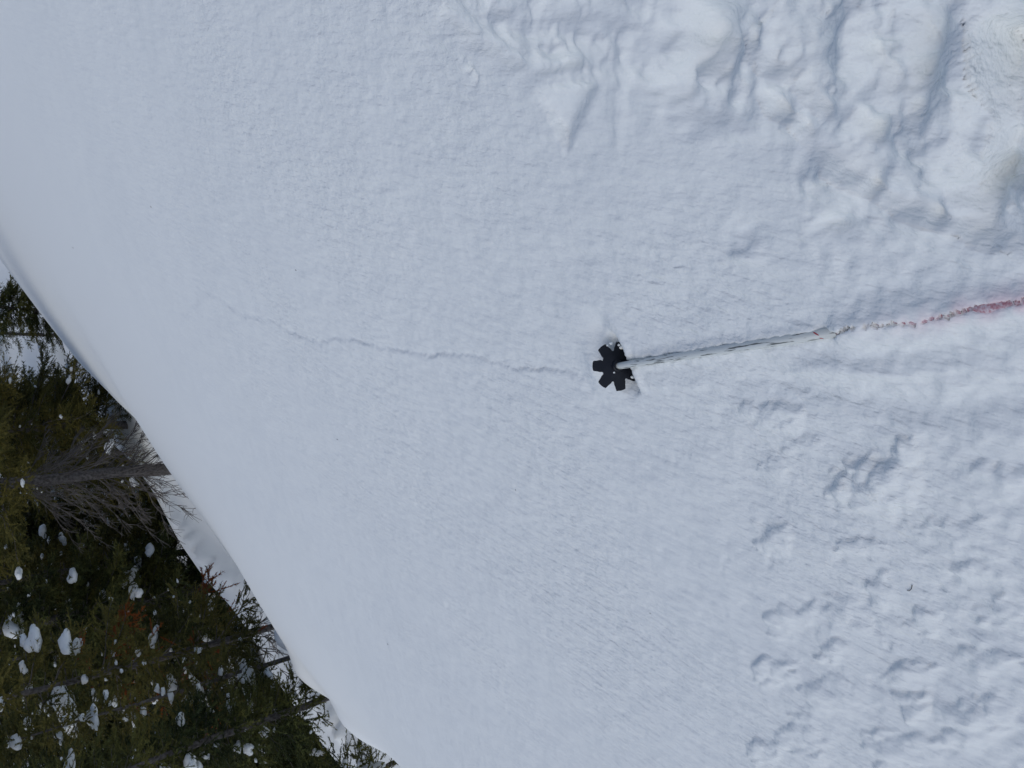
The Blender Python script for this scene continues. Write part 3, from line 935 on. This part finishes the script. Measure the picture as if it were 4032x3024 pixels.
    if spos:
        spos = np.array(spos); sdir = np.array(sdir); slen = np.array(slen)
        tmpl = sprig_templates(rng, 8, needles, wide, nlen)
        isr = np.zeros(len(spos), bool)
        if rust > 0:
            lowz = spos[:, 2] < z0 + 1.6
            nn = noise2(spos[:, 0] * 2.3 + 5, spos[:, 1] * 2.3 + spos[:, 2] * 2.3)
            isr = lowz & (nn > 0.64 - rust)
        for sel, mat, nm in ((~isr, foliage, 'crown'), (isr, M_RUST, 'rusty_foliage')):
            if sel.sum() == 0: continue
            V, nv = instance_sprigs(rng, spos[sel], sdir[sel], slen[sel], tmpl)
            F = np.arange(len(V)).reshape(-1, 3)
            cl = 0.5 + 0.9 * noise2(spos[sel][:, 0] * 1.6 + seed, spos[sel][:, 2] * 1.6 + spos[sel][:, 1] * 1.3)
            tint = np.clip(cl + rng.normal(0, 0.16, sel.sum()), 0, 1)
            o = add(nm, make_mesh(nm, V, F, smooth=False, attrs={'tint': np.repeat(tint, nv)}), mat, root)
            o['kind'] = 'stuff'
            if nm == 'rusty_foliage': o['label'] = 'patches of dead rust-coloured needles'
    # snow lodged on the branches
    if spots and dust:
        idx = rng.integers(0, len(spots), dust)
        Vs = []; Fs = []; off = 0
        IV, IF = ICO1
        for i in idx:
            p0, a, L = spots[i]
            sc = rng.uniform(0.018, 0.055) * np.array([rng.uniform(0.8, 2.2), rng.uniform(0.8, 1.4), 0.7])
            v = IV * (1 + rng.normal(0, 0.16, (len(IV), 1))) * sc
            aa = a + rng.normal(0, 0.5); c, s_ = math.cos(aa), math.sin(aa)
            v = np.column_stack([v[:, 0] * c - v[:, 1] * s_, v[:, 0] * s_ + v[:, 1] * c, v[:, 2]])
            Vs.append(v + p0 + [rng.normal(0, 0.03), rng.normal(0, 0.03), 0.02]); Fs.append(IF + off); off += len(IV)
        o = add('snow_dusting', make_mesh('snow_dusting', np.concatenate(Vs), np.concatenate(Fs)), M_CLUMP, root)
        o['kind'] = 'stuff'
    SPOTS[root.name] = [q_[0] for q_ in spots]
    if spots and snow:
        for i in rng.integers(0, len(spots), snow):
            p0, a, L = spots[i]
            o = add('snow_clump', CLUMPS[rng.integers(0, len(CLUMPS))], None, root)
            sz = rng.uniform(*clump) * (1.6 if rng.uniform() < 0.15 else 1.0)
            o.location = (p0[0], p0[1], p0[2] + 0.03)
            o.rotation_euler = (rng.normal(0, 0.15), rng.normal(0.15, 0.15), a)
            o.scale = (sz * rng.uniform(0.9, 1.6), sz * rng.uniform(0.55, 0.9), sz * rng.uniform(0.45, 0.7))
    return root

def copy_tree(src):
    r = src.copy(); COL.objects.link(r); SPOTS[r.name] = SPOTS[src.name]
    for ch in list(src.children):
        c = ch.copy(); COL.objects.link(c); c.parent = r
    return r

def put(o, x, y, z, rz=0.0, sc=1.0):
    o.location = (x, y, z); o.rotation_euler = (0, 0, rz); o.scale = (sc, sc, sc)
    return o

# --- the trees just behind the roll of the slope
t1 = conifer('fir_tree', 101, sprig=0.21, step=0.10, needles=32, wide=0.027, nlen=(0.13, 0.23), H=11, r0=0.105, reach=1.8, z0=2.7, dead_to=2.7, droop=0.35, whorl=0.24, per=6, foliage=M_OLIVE, zmax=8.0, snow=8, dust=70)
put(t1, *at_azimuth(690, 1845, 6.95), rz=0.4)
tag(t1, 'tall fir with grey trunk and bare drooping dead limbs below its olive crown', 'tree')

t2 = conifer('fir_tree', 102, sprig=0.21, step=0.10, needles=32, wide=0.027, nlen=(0.13, 0.23), H=7.5, r0=0.047, reach=1.05, z0=1.1, dead_to=0.9, droop=0.3, whorl=0.2, per=5, foliage=M_OLIVE, bow=0.35, snow=6, dust=60, rust=0.2, fill=0.95)
put(t2, *at_azimuth(1095, 2430, 6.75), rz=2.2)
tag(t2, 'slender bowed fir with rust-coloured dead needles low on its crown', 'tree')

t3 = conifer('fir_sapling', 103, sprig=0.21, step=0.10, needles=32, wide=0.027, nlen=(0.13, 0.23), H=3.8, r0=0.035, reach=0.42, z0=0.9, droop=0.2, whorl=0.13, per=6, foliage=M_OLIVE, snow=2, dust=20)
put(t3, *at_azimuth(1140, 2590, 6.6), rz=1.0)
tag(t3, 'thin-stemmed olive sapling beside the snow knob on the roll', 'tree')

t4 = conifer('fir_tree', 104, sprig=0.21, step=0.10, needles=32, wide=0.027, nlen=(0.13, 0.23), H=5.2, r0=0.045, reach=0.58, z0=0.55, droop=0.22, whorl=0.14, per=7, foliage=M_DARK, snow=4, dust=30)
put(t4, *at_azimuth(1285, 2750, 6.7), rz=0.3)
tag(t4, 'bushy dark green young fir close behind the snow roll', 'tree')

t5 = conifer('fir_sapling', 105, sprig=0.21, step=0.10, needles=32, wide=0.027, nlen=(0.13, 0.23), H=2.4, r0=0.03, reach=0.55, z0=0.25, droop=0.05, whorl=0.16, per=6, foliage=M_DARK, snow=2, dust=20)
put(t5, *at_azimuth(1330, 3110, 7.3), rz=2.0)
tag(t5, 'low dark fir sapling with upswept branch tips at the bench edge', 'tree')

t6 = conifer('fir_tree', 106, sprig=0.21, step=0.10, needles=32, wide=0.027, nlen=(0.13, 0.23), H=10, r0=0.09, reach=1.9, z0=0.6, droop=0.35, whorl=0.24, per=6, foliage=M_OLIVE, zmax=8.0, snow=8, dust=120)
put(t6, *at_azimuth(350, 1680, 8.2), rz=1.3)
tag(t6, 'full olive-green fir standing behind the tree with dead limbs', 'tree')

# --- forest below: three kinds of tree, copied
protoA = conifer('forest_fir', 201, H=11, r0=0.11, reach=1.9, z0=0.8, droop=0.4, whorl=0.32, per=6, sprig=0.26, step=0.14, needles=12, wide=0.05, foliage=M_DARK, snow=6, dust=110, clump=(0.12, 0.30))
protoB = conifer('forest_fir', 202, H=9, r0=0.09, reach=1.5, z0=0.6, droop=0.35, whorl=0.30, per=5, sprig=0.25, step=0.14, needles=12, wide=0.05, foliage=M_OLIVE, snow=6, dust=90, clump=(0.12, 0.30))
protoC = conifer('forest_spruce', 203, H=10, r0=0.09, reach=1.1, z0=0.4, droop=0.7, whorl=0.34, per=5, sprig=0.18, step=0.13, needles=9, wide=0.055, foliage=M_DARK, snow=4, dust=80, fill=0.8, clump=(0.08, 0.2))
LAB = {0: 'dark green snow-flecked fir', 1: 'olive snow-flecked fir', 2: 'narrow dark spruce with drooping branches'}
used = {0: False, 1: False, 2: False}
protos = [protoA, protoB, protoC]
def plant(kind, x, y, sc, rz, label=None):
    s, t = st_of(x, y)
    z = float(base_z(np.array([s]), np.array([t]))[0])
    o = protos[kind] if not used[kind] else copy_tree(protos[kind])
    used[kind] = True
    put(o, x, y, z - 0.1, rz, sc)
    azm = math.degrees(math.atan2(x, y))
    where = 'in the dense forest below the bench' if azm < -9 else 'in the snowy clearing beyond the slope'
    size = 'small' if sc < 0.86 else ('tall' if sc > 1.0 else 'medium-sized')
    tag(o, size + ' ' + LAB[kind] + ' ' + where, 'tree', 'forest trees below the slope')
    return o
def in_view(x, y, z):
    v = np.array([x, y, z]) - CAM
    d = -(v @ AZ)
    if d < 0.5: return False
    px = 2016 + 2912 * (v @ AX) / d; py = 1512 - 2912 * (v @ AY) / d
    return -150 < px < 1700 and 900 < py < 3200
rng = np.random.default_rng(5)
pts = []
tries = 0
while len(pts) < 62 and tries < 6000:
    tries += 1
    s = rng.uniform(10.8, 34); t = rng.uniform(-3, 44)
    x, y = GD * s + GC * t
    azm = math.degrees(math.atan2(x, y)); dist = math.hypot(x, y)
    if azm > 12 or azm < -46 or dist > 48: continue
    dens = 1.0 if azm < -9 else 0.28
    if rng.uniform() > dens: continue
    if any(math.hypot(x - a, y - b) < 1.9 for a, b in pts): continue
    ok = any(in_view(x, y, base_z(np.array([s]), np.array([t]))[0] + h) for h in (0, 2, 4, 6, 8))
    if not ok: continue
    pts.append((x, y))
for x, y in pts:
    azm = math.degrees(math.atan2(x, y))
    kind = int(rng.choice(3, p=[0.45, 0.35, 0.2] if azm < -9 else [0.2, 0.1, 0.7]))
    plant(kind, x, y, rng.uniform(0.7, 1.15), rng.uniform(0, 6.28))
print('forest', len(pts))

# --- the largest loads of snow, where the photograph shows them, each on the nearest branch there
bpy.context.view_layer.update()
cand_t, cand_p, cand_c = [], [], []
for o in list(COL.objects):
    if o.name in SPOTS and SPOTS[o.name]:
        M = np.array(Matrix.LocRotScale(o.location, o.rotation_euler, o.scale))
        L_ = np.array(SPOTS[o.name])
        Wp = L_ @ M[:3, :3].T + M[:3, 3]
        v = Wp - CAM; d = -(v @ AZ)
        ok = d > 1
        cand_p.append(np.column_stack([2016 + 2912 * (v @ AX) / d, 1512 - 2912 * (v @ AY) / d, d])[ok])
        cand_c.append(L_[ok]); cand_t += [o] * int(ok.sum())
cand_p = np.concatenate(cand_p); cand_c = np.concatenate(cand_c)
BIG = [(75, 2390, 85, 0), (110, 2480, 60, 1), (285, 2490, 62, 2), (320, 2530, 45, 3), (515, 2250, 45, 4), (545, 2310, 40, 5), (560, 2225, 32, 6),
       (632, 2470, 40, 0), (680, 2705, 42, 1), (1020, 2925, 38, 2), (770, 3000, 55, 3), (225, 2770, 38, 4), (135, 2832, 32, 5), (75, 2925, 45, 6),
       (390, 2320, 28, 0), (275, 2222, 36, 1), (365, 2680, 32, 2), (495, 1925, 28, 3), (335, 1765, 30, 4), (470, 1725, 30, 5), (180, 2105, 30, 6),
       (250, 2110, 26, 0), (590, 2155, 34, 1), (145, 1950, 22, 2), (60, 2640, 30, 3), (230, 2920, 24, 4), (930, 2930, 24, 5), (390, 2735, 28, 6),
       (680, 2830, 40, 0), (560, 2560, 22, 1), (15, 2730, 24, 2), (110, 2290, 34, 3), (150, 2680, 22, 4)]
for (px, py, r, k) in BIG:
    cost = np.hypot(cand_p[:, 0] - px, cand_p[:, 1] - py) + 11.0 * cand_p[:, 2]
    i = int(np.argmin(cost)); tr = cand_t[i]
    sz = 1.1 * r * cand_p[i, 2] / 2912 / tr.scale[0]
    o = add('snow_clump', CLUMPS[k], None, tr)
    o.location = cand_c[i] + np.array([0, 0, 0.35 * sz])
    o.rotation_euler = (0, 0, k * 1.3 + px)
    o.scale = (sz, sz * 0.95, sz * 0.85)

# ------------------------------------------------------------------ scraps of bark and needles on the snow
def scrap(name, px, py, pts, r, mat, label, cat):
    p = P(px, py)
    s, t = st_of(p[0], p[1])
    w = float(relief(np.array([s]), np.array([t]))[0])
    o0 = p + NV * (w + r * 0.8)
    V, F = tubes([(np.array(pts), np.linspace(r, r * 0.6, len(pts)))], 5)
    xx, yy, zz = frame(NV, AX)
    o = add(name, make_mesh(name, V, F), mat)
    o.matrix_world = Matrix(((xx[0], yy[0], zz[0], o0[0]), (xx[1], yy[1], zz[1], o0[1]), (xx[2], yy[2], zz[2], o0[2]), (0, 0, 0, 1)))
    tag(o, label, cat)
scrap('twig', 3585, 2315, [(0, 0.008, 0.0), (0.002, 0.003, 0.002), (0.001, -0.003, 0.003), (-0.002, -0.008, 0.0)], 0.0007, M_TWIG, 'tiny curled dark twig on the lumpy snow', 'twig')
scrap('bark_flake', 3224, 787, [(-0.0025, 0, 0), (0.0, 0.0004, 0.0003), (0.0025, 0.0, 0)], 0.0009, M_TWIG, 'small dark bark flake beside the broken snow ledge', 'bark flake')
scrap('needle', 1172, 1061, [(-0.003, 0, 0), (0.0, 0.001, 0.0004), (0.004, 0.0, 0)], 0.0010, M_TWIG, 'single dark needle on the smooth snow above the crack', 'needle')

for i, (px, py) in enumerate([(288, 976), (595, 814), (1327, 1730), (2029, 1931), (1529, 2535), (3444, 690), (2560, 2415)]):
    k = pxsize(px, py, 3.5)
    c_, s_ = math.cos(i * 1.7), math.sin(i * 1.7)
    scrap('needle', px, py, [(-k * c_, -k * s_, 0), (0.0, 0.1 * k, 0.1 * k), (k * c_, k * s_, 0)], k * 0.28, M_TWIG, 'tiny dark speck of bark or needle lying on smooth open snow', 'needle')
    for o in COL.objects:
        if o.name.startswith('needle') and o.get('label', '').startswith('tiny dark speck'): o['group'] = 'dark specks on the snow'
